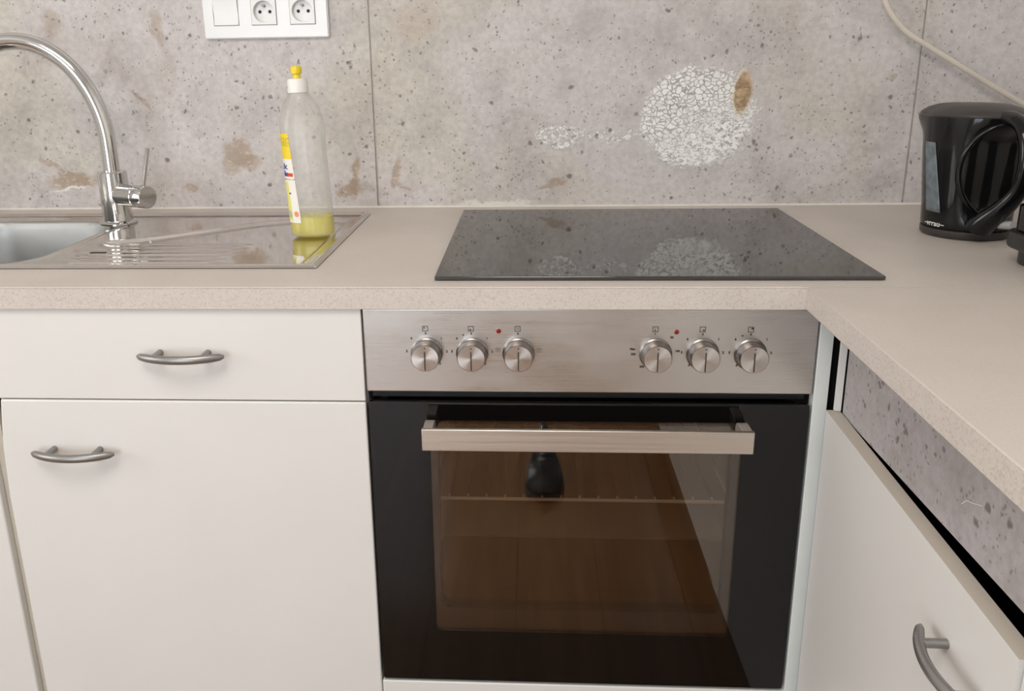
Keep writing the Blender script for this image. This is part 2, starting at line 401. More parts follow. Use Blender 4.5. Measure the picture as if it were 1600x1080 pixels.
def prism(bm, pts, axis, a, b):
    """extrude a 2D outline; axis 'x','y','z'"""
    def P(q, t): return {'x': (t, q[0], q[1]), 'y': (q[0], t, q[1]), 'z': (q[0], q[1], t)}[axis]
    A = [bm.verts.new(P(q, a)) for q in pts]; Bv = [bm.verts.new(P(q, b)) for q in pts]; n = len(pts)
    bm.faces.new(A); bm.faces.new(Bv[::-1])
    for i in range(n): bm.faces.new((A[i], Bv[i], Bv[(i+1) % n], A[(i+1) % n]))
    return bm
def rrect(x0, x1, z0, z1, r, n=6):
    out = []
    for cx, cz, a0 in ((x1-r, z1-r, 0), (x0+r, z1-r, 90), (x0+r, z0+r, 180), (x1-r, z0+r, 270)):
        for k in range(n+1):
            a = math.radians(a0 + 90*k/n); out.append((cx+r*math.cos(a), cz+r*math.sin(a)))
    return out
def ring_plate(bm, outer, inner, y0, y1):
    """plate in the xz plane with a hole; outer and inner have the same number of points"""
    n = len(outer)
    def mk(p, y): return [bm.verts.new((q[0], y, q[1])) for q in p]
    o0, i0, o1, i1 = mk(outer, y0), mk(inner, y0), mk(outer, y1), mk(inner, y1)
    for k in range(n):
        j = (k+1) % n
        bm.faces.new((o0[k], o0[j], i0[j], i0[k])); bm.faces.new((o1[k], i1[k], i1[j], o1[j]))
        bm.faces.new((o0[k], o1[k], o1[j], o0[j])); bm.faces.new((i0[k], i0[j], i1[j], i1[k]))
    return bm
def text_bm(body, size, M4, depth=.0001, bold=0.0):
    c = bpy.data.curves.new('t', 'FONT'); c.body = body; c.size = size; c.align_x = 'CENTER'; c.align_y = 'CENTER'; c.extrude = depth; c.offset = bold; c.resolution_u = 2
    o = bpy.data.objects.new('t', c); COL.objects.link(o)
    bpy.context.view_layer.update()
    me = bpy.data.meshes.new_from_object(o.evaluated_get(bpy.context.evaluated_depsgraph_get()))
    bpy.data.objects.remove(o); bpy.data.curves.remove(c)
    bm = bmesh.new(); bm.from_mesh(me); bpy.data.meshes.remove(me)
    if M4: bmesh.ops.transform(bm, matrix=M4, verts=bm.verts)
    return bm
def join(dst, src):
    me = bpy.data.meshes.new('j'); src.to_mesh(me); src.free(); dst.from_mesh(me); bpy.data.meshes.remove(me); return dst

ZT = 0.90          # top of the worktop
YB = 0.597         # face of the splashback
# ------------------------------------------------------------------ the room
XL, XR, YF, ZC = -2.5, 1.21, -3.4, 2.5
struct(obj('floor', B(XL-.1, XR+.1, YF-.1, .72, -.05, 0), M['floor']))
struct(obj('ceiling', B(XL-.1, XR+.1, YF-.1, .72, ZC, ZC+.05), M['wall']))
struct(obj('wall_back', B(XL-.1, XR+.1, YB+.010, .72, 0, ZC), M['wall']))
struct(obj('wall_right', B(XR, XR+.1, YF-.1, YB+.010, 0, ZC), M['wall']))
bm = bmesh.new()   # left wall round its window
for b in ((XL-.1, XL, YF, -2.05, 0, ZC), (XL-.1, XL, -.55, YB+.01, 0, ZC), (XL-.1, XL, -2.05, -.55, 0, .85), (XL-.1, XL, -2.05, -.55, 2.15, ZC)): box(bm, *b)
struct(obj('wall_left', bm, M['wall']))
bm = bmesh.new()
for b in ((XL-.1, -1.8, YF-.1, YF, 0, ZC), (-.3, XR, YF-.1, YF, 0, ZC), (-1.8, -.3, YF-.1, YF, 0, .3), (-1.8, -.3, YF-.1, YF, 2.2, ZC)): box(bm, *b)
struct(obj('wall_front', bm, M['wall']))
def window(n, plane, a0, a1, z0, z1, c):
    r = bpy.data.objects.new('window_%d' % n, None); COL.objects.link(r); struct(r)
    bm = bmesh.new(); t = .06; m = (a0+a1)/2
    for (p, q, s, e) in ((a0, a0+t, z0, z1), (a1-t, a1, z0, z1), (a0+t, a1-t, z0, z0+t), (a0+t, a1-t, z1-t, z1), (m-.04, m+.04, z0+t, z1-t)):
        if plane == 'y': box(bm, p, q, c-.03, c+.03, s, e)
        else: box(bm, c-.03, c+.03, p, q, s, e)
    obj('window_frame', bm, M['frame_w'], r)
    bm = bmesh.new()
    for p, q in ((a0+t, m-.04), (m+.04, a1-t)):
        if plane == 'y': box(bm, p, q, c-.003, c+.003, z0+t, z1-t)
        else: box(bm, c-.003, c+.003, p, q, z0+t, z1-t)
    obj('window_pane', bm, M['pane'], r)
window(1, 'y', -1.8, -.3, .3, 2.2, YF-.03)
window(2, 'x', -2.05, -.55, .85, 2.15, XL-.03)
# splashback panels with open joints
for x0, x1, m, lab in ((-1.10, -.0826, 'conc_left', 'concrete-look splashback panel behind the sink with brown scrape marks'),
                       (-.0802, .9368, 'conc_mid', 'concrete-look splashback panel behind the hob with white blistered patch'),
                       (.9392, 1.207, 'conc_right', 'narrow unmarked concrete-look splashback panel behind the kettle')):
    tag(obj('splashback_panel', B(x0, x1, YB, YB+.0095, ZT+.0005, 1.50), M[m], bevel=.0012, seg=1), lab, 'wall panel')
bm = bmesh.new()
prism(bm, [(YB+.0005, ZT), (YB-.0040, ZT), (YB-.0030, ZT+.0012), (YB+.0005, ZT+.0032)], 'x', -1.10, 1.207)
struct(obj('trim_1', bm, M['seal'], smooth=True))
bm = bmesh.new()
for xs in (-.0814, .9380): box(bm, xs-.0014, xs+.0014, YB+.0045, YB+.0085, ZT+.0005, 1.50)
struct(obj('trim_2', bm, M['seal']))

# ------------------------------------------------------------------ worktops
TW = .030
bm = bmesh.new()   # worktop with cut-out for the bowl (x -.86..-.53, y .125..)
Yo = -.005
box(bm, -1.10, -.852, Yo, YB-.0005, ZT-TW, ZT)
box(bm, -.852, -.0945, Yo, .1060, ZT-TW, ZT)
box(bm, -.852, -.0945, .5130, YB-.0005, ZT-TW, ZT)
box(bm, -.0945, 1.205, Yo, YB-.0005, ZT-TW, ZT)
bmesh.ops.remove_doubles(bm, verts=bm.verts, dist=.00001)
tag(obj('worktop', bm, M['worktop']), 'long beige speckled worktop along the splashback carrying sink and hob', 'worktop')
tag(obj('worktop', B(.5750, 1.205, -1.60, Yo-.0012, ZT-TW, ZT), M['worktop'], bevel=.0012, seg=2), 'beige return worktop running toward the viewer on the right', 'worktop')
obj_edge = obj('edge_strip', tube(bmesh.new(), [(-1.10, Yo+.0006, ZT-.0006), (.5745, Yo+.0006, ZT-.0006)], .0012, 8), M['worktop'], bpy.data.objects['worktop'])

# ------------------------------------------------------------------ bow handle
def bow_handle(parent, c, along, out, name='handle'):
    """c: point on the door face; along: unit direction; out: unit outward"""
    c, al, ou = Vector(c), Vector(along), Vector(out); bm = bmesh.new()
    pts, rad = [], []
    for k in range(25):
        t = -1 + k/12; a = t*t
        pts.append(c + al*(t*.0600) + ou*(.0300 - .0170*a) + Vector((0, 0, -.0012))); e = abs(t)
        rad.append(.0052*(1 - .28*max(0, (e-.62)/.38)**2) * (1 if e < .99 else .55))
    tube(bm, pts, rad, 14, flat=1.15, up=Vector((0, 0, 1)))
    for s in (-1, 1):
        p = c + al*(s*.0335); tube(bm, [p + ou*.0005, p + ou*.0240], .0045, 14)
    return obj(name, bm, M['grey_metal'], parent, smooth=True, label='curved grey metal bow handle')

# ------------------------------------------------------------------ sink cabinet (left)
cab = thing('base_cabinet', (-.27, .29, .10), 'white base cabinet under the sink drainer with one drawer above one door', 'cabinet')
bm = bmesh.new()
for b in ((-.537, -.521, .022, .57, .10, .868), (-.0185, -.0035, .022, .57, .10, .868), (-.521, -.0185, .022, .57, .10, .116)): box(bm, *b)
obj('carcass', bm, M['white'], cab)
obj('plinth', B(-.537, -.003, .05, .066, 0, .10), M['white'], cab)
dr = obj('drawer_front', B(-.600, -.0035, .002, .020, .7358, .8685), M['white'], cab, bevel=.0012)
bow_handle(dr, (-.2505, .002, .8060), (1, 0, 0), (0, -1, 0))
dm = bmesh.new()
prism(dm, [(-.5250, .7338), (-.5345, .66), (-.5385, .58), (-.5390, .12), (-.0035, .12), (-.0035, .7338)], 'y', .002, .020)
dd = obj('door', dm, M['white'], cab, bevel=.0025, seg=3)
bow_handle(dd, (-.4235, .002, .6590), (1, 0, 0), (0, -1, 0))
cab2 = thing('base_cabinet', (-.83, .29, .10), 'white base cabinet at the left edge, only a sliver beside the drawer cabinet', 'cabinet')
bm = bmesh.new()
for b in ((-1.09, -1.074, .022, .57, .10, .868), (-.568, -.552, .024, .57, .10, .72), (-1.074, -.568, .022, .57, .10, .116)): box(bm, *b)
obj('carcass', bm, M['white'], cab2)
obj('plinth', B(-1.09, -.540, .05, .066, 0, .10), M['white'], cab2)
obj('door', B(-1.09, -.5520, .002, .020, .12, .7338), M['white'], cab2, bevel=.0025, seg=3)
obj('front_panel', B(-1.09, -.6015, .002, .020, .7358, .8685), M['white'], cab2, bevel=.0012)
obj('gap_strip', B(-.5515, -.5400, .014, .021, .12, .7338), plain('beige_gap_strip', (.56, .51, .43, 1), .6), cab2, label='beige strip seen in the gap between two doors')  # darker beige strip set back between the two doors

# ------------------------------------------------------------------ oven housing: bottom panel, corner filler
tag(obj('drawer_front_panel', B(-.002, .5985, .001, .018, .10, .2765), M['white'], bevel=.0015), 'white panel closing the space beneath the oven', 'panel')
tag(obj('filler_panel', B(.5975, .6160, .0005, .0185, .02, .8695), M['cool_white'], bevel=.0008), 'cool white upright filler strip between oven and right-hand cabinet', 'panel')

# ------------------------------------------------------------------ oven
ov = thing('oven', (.2965, .28, .28), 'built-in electric oven with steel control panel and black glass door', 'oven')
ox0, ox1 = -.0005, .5950
bm = bmesh.new()   # outer casing, open front
for b in ((.012, .022, .030, .55, .285, .862), (.573, .583, .030, .55, .285, .862), (.022, .573, .030, .55, .285, .295), (.022, .573, .030, .55, .852, .862), (.022, .573, .54, .55, .295, .852)): box(bm, *b)
obj('casing', bm, M['black_trim'], ov)
fas = obj('control_panel', B(ox0, ox1, 0, .022, .7512, .8690), M['fascia'], ov, bevel=.0016, seg=3)
obj('ventilation_gap', B(.004, .590, .017, .028, .7372, .7508), M['black_trim'], ov)
# cavity
bm = bmesh.new()
cx0, cx1, cz0, cz1, cy0, cy1 = .072, .516, .392, .712, .034, .46
for b in ((cx0-.006, cx0, cy0, cy1, cz0, cz1), (cx1, cx1+.006, cy0, cy1, cz0, cz1), (cx0-.006, cx1+.006, cy0, cy1, cz0-.006, cz0), (cx0-.006, cx1+.006, cy0, cy1, cz1, cz1+.006), (cx0-.006, cx1+.006, cy1, cy1+.006, cz0-.006, cz1+.006)): box(bm, *b)
obj('cavity', bm, M['enamel'], ov)
# door
dz0, dz1 = .2820, .7362
wx0, wx1, wz0, wz1 = .0835, .5085, .3690, .7090
bm = ring_plate(bmesh.new(), rrect(.0005, .5935, dz0, dz1, .003, 3), rrect(wx0, wx1, wz0, wz1, .006, 3), .0005, .006)
dg = obj('door', bm, M['door_glass'], ov)
obj('window', B(wx0+.0001, wx1-.0001, .0008, .0048, wz0+.0001, wz1-.0001), M['oven_window'], dg, label='tinted glass window of the oven door')
bm = ring_plate(bmesh.new(), rrect(.010, .584, dz0+.006, dz1-.006, .006, 3), rrect(.0925, .4985, .4040, .7060, .012, 3), .0075, .029)
obj('inner_frame', bm, M['enamel_frame'], dg)
obj('inner_window', B(.0926, .4984, .018, .0215, .4041, .7059), M['inner_window'], dg)
# handle: flat bar whose ends turn back to the glass
hz0, hz1 = .6850, .7160
hx0, hx1 = .0785, .5122
hh = obj('handle', B(hx0, hx1, -.045, -.0385, hz0, hz1), M['handle_steel'], dg, bevel=.0010, label='brushed steel bar handle')
for x, t in ((hx0+.0012, .013), (hx1-.0142, .013)):
    zt = hz1-.001; pts = [(.0003, hz0+.006), (-.0386, hz0+.004), (-.0386, zt), (-.020, zt), (-.010, zt-.001), (-.004, zt-.004), (.0003, zt-.010)]
    obj('handle_bracket', prism(bmesh.new(), pts, 'x', x, x+t), M['bracket'], hh, bevel=.0008)
# knobs
KN = [.0838, .1448, .2068, .3872, .4483, .5102]; KZ = .8078
KNF = M['knob_face']
for i, kx in enumerate(KN):
    k = obj('knob', lathe(bmesh.new(), [(0, 0), (.0215, 0), (.0215, .003), (.0196, .0045), (.0188, .022), (.0182, .0234), (0, .0234)], (kx, 0, KZ), (0, -1, 0), 48), M['knob_side'], ov, smooth=True, angle=25, label='round spun-metal control knob')
    fbm = bmesh.new(); c = fbm.verts.new((kx, -.02385, KZ)); rr = []
    for q in range(48): rr.append(fbm.verts.new((kx + .0176*math.cos(2*PI*q/48), -.02365, KZ + .0176*math.sin(2*PI*q/48))))
    r2 = [fbm.verts.new((v.co.x, -.0232, v.co.z)) for v in rr]
    for q in range(48):
        fbm.faces.new((c, rr[q], rr[(q+1) % 48])); fbm.faces.new((rr[q], r2[q], r2[(q+1) % 48], rr[(q+1) % 48]))
    uv = fbm.loops.layers.uv.new('UVMap')
    for f in fbm.faces:
        for l in f.loops: l[uv].uv = (.5 + (l.vert.co.x-kx)*25, .5 + (l.vert.co.z-KZ)*25)
    f0 = obj('knob_face', fbm, KNF, k, smooth=True)
    pb = B(kx-.00065, kx+.00065, -.0245, -.0238, KZ-.0165, KZ+.0095); box(pb, kx-.0006, kx+.0006, -.0245, -.0238, KZ+.0135, KZ+.0150)
    obj('pointer_line', pb, M['print'], k)
# indicator lamps
for lx, lz in ((.1804, .8386), (.4136, .8380)):
    obj('indicator_lamp', lathe(bmesh.new(), [(0, 0), (.0033, 0), (.0033, .0008), (.0026, .0016), (0, .0020)], (lx, 0, lz), (0, -1, 0), 24), M['red_lamp'], ov, smooth=True, label='small dark red indicator lamp')
# printed symbols
PR = {k: bmesh.new() for k in range(6)}; pr = None; y0, y1 = -.00025, .0002
def sq(cx, cz, h=.0038, t=.0008):
    for b in ((cx-h, cx+h, cz+h-t, cz+h), (cx-h, cx+h, cz-h, cz-h+t), (cx-h, cx-h+t, cz-h+t, cz+h-t), (cx+h-t, cx+h, cz-h+t, cz+h-t)): box(pr, b[0], b[1], y0, y1, b[2], b[3])
def dot(cx, cz, r=.0010): lathe(pr, [(0, 0), (r, 0), (r, .0003), (0, .0003)], (cx, 0, cz), (0, -1, 0), 12)
def txt(s, x, z, size=.0052):
    join(pr, text_bm(s, size, Matrix.Translation((x, -.0001, z)) @ Matrix.Rotation(PI/2, 4, 'X'), .00005, .00026))
SZ = .8416
for i, kx in enumerate(KN):
    pr = PR[i]; sq(kx-.0012, SZ)
    if i == 0: dot(kx-.0026, SZ+.0012, .0011)
    if i == 1: dot(kx-.0020, SZ-.0014, .0012)
    if i == 2:
        for dz in (.0008, -.0008): box(pr, kx-.0028, kx+.0004, y0, y1, SZ+dz-.0002, SZ+dz+.0003)
    if i == 3: box(pr, kx-.0018, kx-.0013, y0, y1, SZ-.0022, SZ+.0022); dot(kx-.0016, SZ-.0018, .0009)
    if i == 4: dot(kx+.0002, SZ-.0012, .0012)
    if i == 5: box(pr, kx-.0010, kx+.0018, y0, y1, SZ+.0002, SZ+.0024)
    if i != 3: txt('0', kx-.0008, .8348, .0042)
    else: dot(kx-.0012, .8352, .0009)
    if i in (0, 1, 4, 5):
        for s, dg_ in (('1', 42), ('2', -4), ('3', -50), ('4', -128), ('5', 184), ('6', 138)):
            a = math.radians(dg_); txt(s, kx + .0270*math.cos(a), KZ + .0035 + .0250*math.sin(a), .0046)
    if i in (1, 5): dot(kx-.0115, .8330, .0011)
    if i == 3:
        for s, dx, dz in (('50', .0205, .0225), ('100', .0285, .0035), ('150', .0140, -.0185), ('200', -.0170, -.0185), ('250', -.0290, -.0010), ('Max', -.0300, .0062)):
            pr = bmesh.new(); txt(s, kx+dx, KZ+dz, .0042); obj('printed_number', pr, M['print'], ov)
        pr = PR[i]
    if i == 2:
        for cx_, cz_, k_ in ((kx-.0275, .8120, 0), (kx+.0275, .8120, 1), (kx+.0005, .7835, 2)):
            pr = bmesh.new(); sq(cx_, cz_, .0030, .00035)
            if k_ != 1: lathe(pr, [(.0014, 0), (.0019, 0), (.0019, .0003), (.0014, .0003)], (cx_, 0, cz_), (0, -1, 0), 16)
            else:
                for q in (-.0012, 0, .0012): box(pr, cx_+q-.0002, cx_+q+.0002, y0, y1, cz_-.0018, cz_+.0018)
            obj('printed_symbol', pr, M['print'], ov)
        pr = PR[i]
    obj('printed_markings', pr, M['print'], ov)
# wire racks inside
def rack(z, y0, lab, n):
    bm = bmesh.new(); xa, xb = cx0+.002, cx1-.002; xc = []
    tube(bm, [(xa+.004, y0, z), (xb-.004, y0, z)], .0027, 8)
    tube(bm, [(xa+.004, y0+.33, z), (xb-.004, y0+.33, z)], .0022, 8)
    for x in (xa+.004, xb-.004): tube(bm, [(x, y0, z), (x, y0+.33, z)], .0022, 8)
    for k in range(n):
        x = xa + .03 + (xb-xa-.06)*k/(n-1)
        tube(bm, [(x, y0-.001, z+.0005), (x, y0-.001, z+.0048), (x, y0+.006, z+.0030)], .0013, 6); xc.append(x)
    r_ = tag(obj('oven_rack', bm, M['rack'], smooth=True), lab, 'oven rack', None)
    for x in xc: obj('cross_wire', tube(bmesh.new(), [(x, y0+.005, z+.0030), (x, y0+.33, z+.0030)], .0010, 6), M['shaded_wire'], r_, smooth=True)
rack(.5660, .042, 'chromed wire rack on the upper level inside the oven', 15)
tag(obj('lower_frame', ring_plate(bmesh.new(), rrect(cx0+.004, cx1-.004, .4915, .4945, .001, 2), rrect(cx0+.010, cx1-.010, .4922, .4938, .0005, 2), .060, .40), plain('dark_grey_enamel', (.16, .14, .12, 1), .4)), 'thin grey frame on the lower level inside the oven', 'oven tray')  # flat grey frame drawing the faint second line inside the oven

# ------------------------------------------------------------------ hob
hb = tag(obj('hob', B(.0940, .6835, .0270, .5290, ZT+.0006, ZT+.0062), M['hob'], bevel=.0012, seg=2), 'flat black glass hob set in the worktop above the oven', 'hob')
obj('touch_mark', B(.1120, .1190, .497, .500, ZT+.0062, ZT+.00635), M['print'], hb)

# ------------------------------------------------------------------ sink
sx0, sx1, sy0, sy1 = -.8630, -.0835, .0950, .5240
def smooth(a, b, x):
    t = max(0, min(1, (x-a)/(b-a))); return t*t*(3-2*t)
def sd_rr(x, y, x0, x1, y0, y1, r):
    cx, cy = (x0+x1)/2, (y0+y1)/2; qx = abs(x-cx)-(x1-x0)/2+r; qy = abs(y-cy)-(y1-y0)/2+r
    return math.hypot(max(qx, 0), max(qy, 0)) + min(max(qx, qy), 0) - r
def tri_y(x):   # far edge of the drainer recess slopes away from the tap
    return .285 + (.470-.285)*smooth(-.50, -.20, x)
def sink_h(x, y):
    d = -sd_rr(x, y, sx0, sx1, sy0, sy1, .008)
    z = .0045 - .0045*smooth(.0105, .0150, d) if d > .004 else .0005 + .0040*smooth(0, .004, d)
    if d > .012:
        db = sd_rr(x, y, -.848, -.541, .124, .476, .085)
        z = min(z, .0) if db > .014 else z
        z -= .0035*smooth(.030, .006, db) if db > 0 else 0
        if db < .0: z = -.0035 - .150*smooth(0, .030, -db)**.8 - .006*smooth(.03, .15, -db)
        # drainer recess
        yf = tri_y(x)
        e = min(x+.512, -.112-x, y-.125, yf-y)
        if e > -.02 and x > -.53:
            z -= .0055*smooth(-.004, .009, e)*smooth(-.520, -.470, x)
            if e > .012 and x < -.14:
                for k in range(6):
                    yy = .150 + k*.026
                    m = smooth(.0052, 0, abs(y-yy))*smooth(-.50, -.47, x)*smooth(-.23 - .0*k, -.27, x)*smooth(.0, .02, e)
                    z += .0024*m
    return ZT + .0008 + z
nx, ny = 300, 172
bm = bmesh.new(); g = []
for i in range(nx+1):
    x = sx0 + (sx1-sx0)*i/nx
    g.append([bm.verts.new((x, sy0+(sy1-sy0)*j/ny, sink_h(x, sy0+(sy1-sy0)*j/ny))) for j in range(ny+1)])
for i in range(nx):
    for j in range(ny):
        f = bm.faces.new((g[i][j], g[i+1][j], g[i+1][j+1], g[i][j+1]))
        c = f.calc_center_median()
        if sd_rr(c.x, c.y, -.848, -.541, .124, .476, .085) < .004: f.material_index = 1
sk = obj('kitchen_sink', bm, [M['sink'], M['basin']], smooth=True, angle=80)
if sk.data.polygons[0].normal.z < 0: sk.data.flip_normals()
tag(sk, 'stainless steel inset sink with bowl on the left and ribbed drainer', 'sink')
obj('overflow_slot', B(-.478, -.452, .2105, .2150, ZT-.0035, ZT-.0022), M['hole'], sk)
obj('drain_strainer', lathe(bmesh.new(), [(0, 0), (.038, 0), (.042, .002), (.034, .003), (.02, .001), (0, .002)], (-.695, .30, ZT-.1588), seg=32), M['chrome'], sk, smooth=True)

# ------------------------------------------------------------------ tap
T = Vector((-.5400, .4400, 0)); zb = ZT + .0012
tp = thing('mixer_tap', (T.x, T.y, zb), 'chrome single-lever mixer tap with high curved spout behind the sink', 'tap')
obj('base_flange', lathe(bmesh.new(), [(0, 0), (.0330, 0), (.0332, .003), (.0280, .0065), (0, .0065)], (T.x, T.y, zb), seg=48), M['chrome'], tp, smooth=True)
obj('tap_body', lathe(bmesh.new(), [(0, .006), (.0262, .006), (.0255, .094), (.0235, .0965), (0, .0965)], (T.x, T.y, zb), seg=48), M['chrome'], tp, smooth=True)
pts = [(T.x, T.y, zb+.090), (T.x, T.y, zb+.105), (T.x, T.y, zb+.125)]
Ra, Rz, za = .139, .183, 1.043; dirx = Vector((-1, -.10, 0)).normalized()
for k in range(1, 41):
    a = PI*k/40*.93; pts.append(tuple(Vector((T.x, T.y, za)) + dirx*(Ra*(1-math.cos(a))) + Vector((0, 0, Rz*math.sin(a)))))
e = Vector(pts[-1]); pts.append((e.x, e.y, e.z-.03)); 
obj('spout', tube(bmesh.new(), pts, .0145, 24), M['chrome'], tp, smooth=True)
obj('aerator', cyl((e.x, e.y, e.z-.048), .0158, .020), M['chrome'], tp, smooth=True)
hd = Vector((.905, -.43, 0)).normalized(); hc = Vector((T.x, T.y, .9545))
obj('valve_arm', lathe(bmesh.new(), [(0, .005), (.0200, .005), (.0200, .060), (.0192, .061), (0, .061)], hc, hd, 40), M['chrome'], tp, smooth=True)
kb = obj('lever_knob', lathe(bmesh.new(), [(0, .0615), (.0192, .0615), (.0203, .0625), (.0203, .0855), (.0193, .0870), (0, .0870)], hc, hd, 40), M['chrome'], tp, smooth=True)
q = hc + hd*.0775 + Vector((0, 0, .0190))
obj('lever', tube(bmesh.new(), [q, q+Vector((.010, -.003, .034)), q+Vector((.020, -.006, .068))], [.0042, .0040, .0038], 14), M['chrome'], kb, smooth=True)

# ------------------------------------------------------------------ washing-up liquid bottle
bx, by, bz = -.1490, .3420, ZT - .0025
bt = thing('soap_bottle', (bx, by, bz), 'clear washing-up liquid bottle with yellow nozzle and little yellow soap, on the drainer', 'bottle')
LEAN = -.036
def bot_pt(a, z, rx, ry): return (bx + LEAN*(z) + rx*math.cos(a), by + ry*math.sin(a), bz + z)
BP = [(0, .000, .0), (.030, .000, .022), (.0362, .003, .0265), (.0368, .012, .0275), (.0362, .05, .0275), (.0358, .10, .0275), (.0356, .15, .0270), (.0366, .175, .0270), (.0362, .19, .0265), (.0335, .205, .0245), (.0282, .219, .0215), (.0215, .230, .0180), (.0165, .236, .0155), (.0150, .240, .0150)]
def bot_mesh(prof, seg=48, sup=2.6, sc=1.0):
    bm = bmesh.new(); rings = []
    for rx, z, ry in prof:
        if rx == 0: rings.append([bm.verts.new(bot_pt(0, z, 0, 0))]); continue
        rg = []
        for k in range(seg):
            a = 2*PI*k/seg; c, s = math.cos(a), math.sin(a); p = sup if z < .2 else 2.0
            f = (abs(c)**p + abs(s)**p)**(-1/p)
            rg.append(bm.verts.new(bot_pt(a, z, rx*f*sc, ry*f*sc)))
        rings.append(rg)
    for a, b in zip(rings, rings[1:]):
        for k in range(seg):
            k2 = (k+1) % seg
            if len(a) == 1: bm.faces.new((a[0], b[k2], b[k]))
            else: bm.faces.new((a[k], a[k2], b[k2], b[k]))
    return bm, rings
bm, _ = bot_mesh(BP); obj('bottle_body', bm, M['bottle'], bt, smooth=True, angle=60, label='clear plastic bottle body')
LP = [(0, .0012, 0), (.0285, .0012, .0205), (.0345, .0035, .0250), (.0352, .012, .0260), (.0350, .0345, .0262)]
bm, rg = bot_mesh(LP); bm.faces.new(rg[-1]); obj('liquid', bm, M['liquid'], bt, smooth=True, angle=60, label='bright yellow washing-up liquid')
def tilt_lathe(prof, z0): 
    ax = Vector((LEAN, 0, 1)).normalized(); return lathe(bmesh.new(), prof, (bx+LEAN*z0, by, bz+z0), ax, 36)
obj('cap', tilt_lathe([(0, 0), (.0172, 0), (.0172, .002), (.0165, .018), (.0150, .0215), (.008, .0225), (0, .0225)], .2385), M['cap_white'], bt, smooth=True, angle=40, label='white screw cap')
obj('nozzle', tilt_lathe([(0, 0), (.0062, 0), (.0062, .006), (.0088, .008), (.0092, .0165), (.0070, .0195), (0, .0200)], .2605), M['cap_yellow'], bt, smooth=True, angle=40, label='yellow push-pull nozzle')
# label wraps the narrow left side
bm = bmesh.new(); uv = bm.loops.layers.uv.new('UVMap'); grid = []
for i in range(21):
    u = i/20; col = []
    for j in range(31):
        v = j/30; z = .026 + .148*v
        a = math.radians(172 + u*(70 + (1-v)*10)); c, s = math.cos(a), math.sin(a); f = (abs(c)**2.6+abs(s)**2.6)**(-1/2.6)
        rx = .0362 + (.0006 if z > .165 else 0); ry = .0275
        zz = z; col.append((bm.verts.new(bot_pt(a, zz, (rx+.0006)*f, (ry+.0006)*f)), u, v))
    grid.append(col)
for i in range(20):
    for j in range(30):
        q4 = [grid[i][j], grid[i+1][j], grid[i+1][j+1], grid[i][j+1]]
        f = bm.faces.new([t[0] for t in q4])
        for l, t in zip(f.loops, q4): l[uv].uv = (t[1], t[2])
lb = obj('label', bm, M['label'], bt, smooth=True, label='yellow and white printed side label')
def on_bottle(s, size, u0, z0, mat, nm):
    tb = text_bm(s, size, None, .00012, .0003)
    for v in tb.verts:
        # arc length along the side, facing left-front
        a = math.radians(172 + 70*u0) + v.co.x/.026; z = z0 + v.co.y; c, q_ = math.cos(a), math.sin(a); f = (abs(c)**2.6+abs(q_)**2.6)**(-1/2.6)
        v.co = Vector(bot_pt(a, z, (.0362+.0008+v.co.z)*f, (.0275+.0008+v.co.z)*f))
    obj(nm, tb, mat, lb)
on_bottle('ck', .014, .62, .120, M['blue_print'], 'lettering')
on_bottle('ik', .013, .66, .108, M['blue_print'], 'lettering')

# ------------------------------------------------------------------ kettle
kx, ky = .9215, .3220
camaz = math.atan2(-.895, -.445)
kt = thing('electric_kettle', (kx, ky, ZT), 'glossy black electric kettle standing in the right corner of the worktop', 'kettle')
hz = math.radians(37)+camaz; sz_ = camaz - math.radians(108)
def kr(z):   # body radius at height above base
    return .0645 + .0055*smooth(.0, .19, z)
def ang_d(a, b): return (a-b+PI) % (2*PI) - PI
def kpt(a, z, off=0.0):
    r = kr(z) + off; d = abs(ang_d(a, sz_))
    r += (.0075*smooth(.0, .17, z))*math.exp(-(d/.95)**2) + (.014*smooth(.150, .187, z))*math.exp(-(d/.30)**2)
    dh = abs(ang_d(a, hz)); r -= .020*math.exp(-(dh/.62)**4)*smooth(.020, .062, z)*(1-smooth(.150, .180, z))
    return Vector((kx + r*math.cos(a), ky + r*math.sin(a), ZT + z))
def kshell(zs, seg=72, off=0, cap_bot=True, cap_top=True, mod=None):
    bm = bmesh.new(); rings = []
    for z, o in zs: rings.append([bm.verts.new(kpt(2*PI*k/seg, z, o)) for k in range(seg)])
    for a, b in zip(rings, rings[1:]):
        for k in range(seg): bm.faces.new((a[k], a[(k+1) % seg], b[(k+1) % seg], b[k]))
    if cap_bot: bm.faces.new(rings[0][::-1])
    if cap_top: bm.faces.new(rings[-1])
    return bm
obj('power_base', kshell([(0, -.004), (.004, 0), (.013, 0), (.014, -.003)]), M['black_satin'], kt, smooth=True, angle=50)
kb_ = obj('kettle_body', kshell([(.0145, -.002), (.017, 0)] + [(.017+.170*i/20, 0) for i in range(1, 21)] + [(.1885, -.002)]), M['black_gloss'], kt, smooth=True, angle=50)
bm = bmesh.new(); rings = []
for z, s in ((.1885, -.0025), (.192, -.004), (.199, -.014), (.204, -.030), (.206, -.048)):
    rings.append([bm.verts.new(kpt(2*PI*k/72, min(z, .187), s*1.0) + Vector((0, 0, z-min(z, .187)))) for k in range(72)])
for a, b in zip(rings, rings[1:]):
    for k in range(72): bm.faces.new((a[k], a[(k+1) % 72], b[(k+1) % 72], b[k]))
bm.faces.new(rings[-1]); bm.faces.new(rings[0][::-1])
ld = obj('lid', bm, M['black_satin'], kt, smooth=True, angle=50, label='matt dark lid')
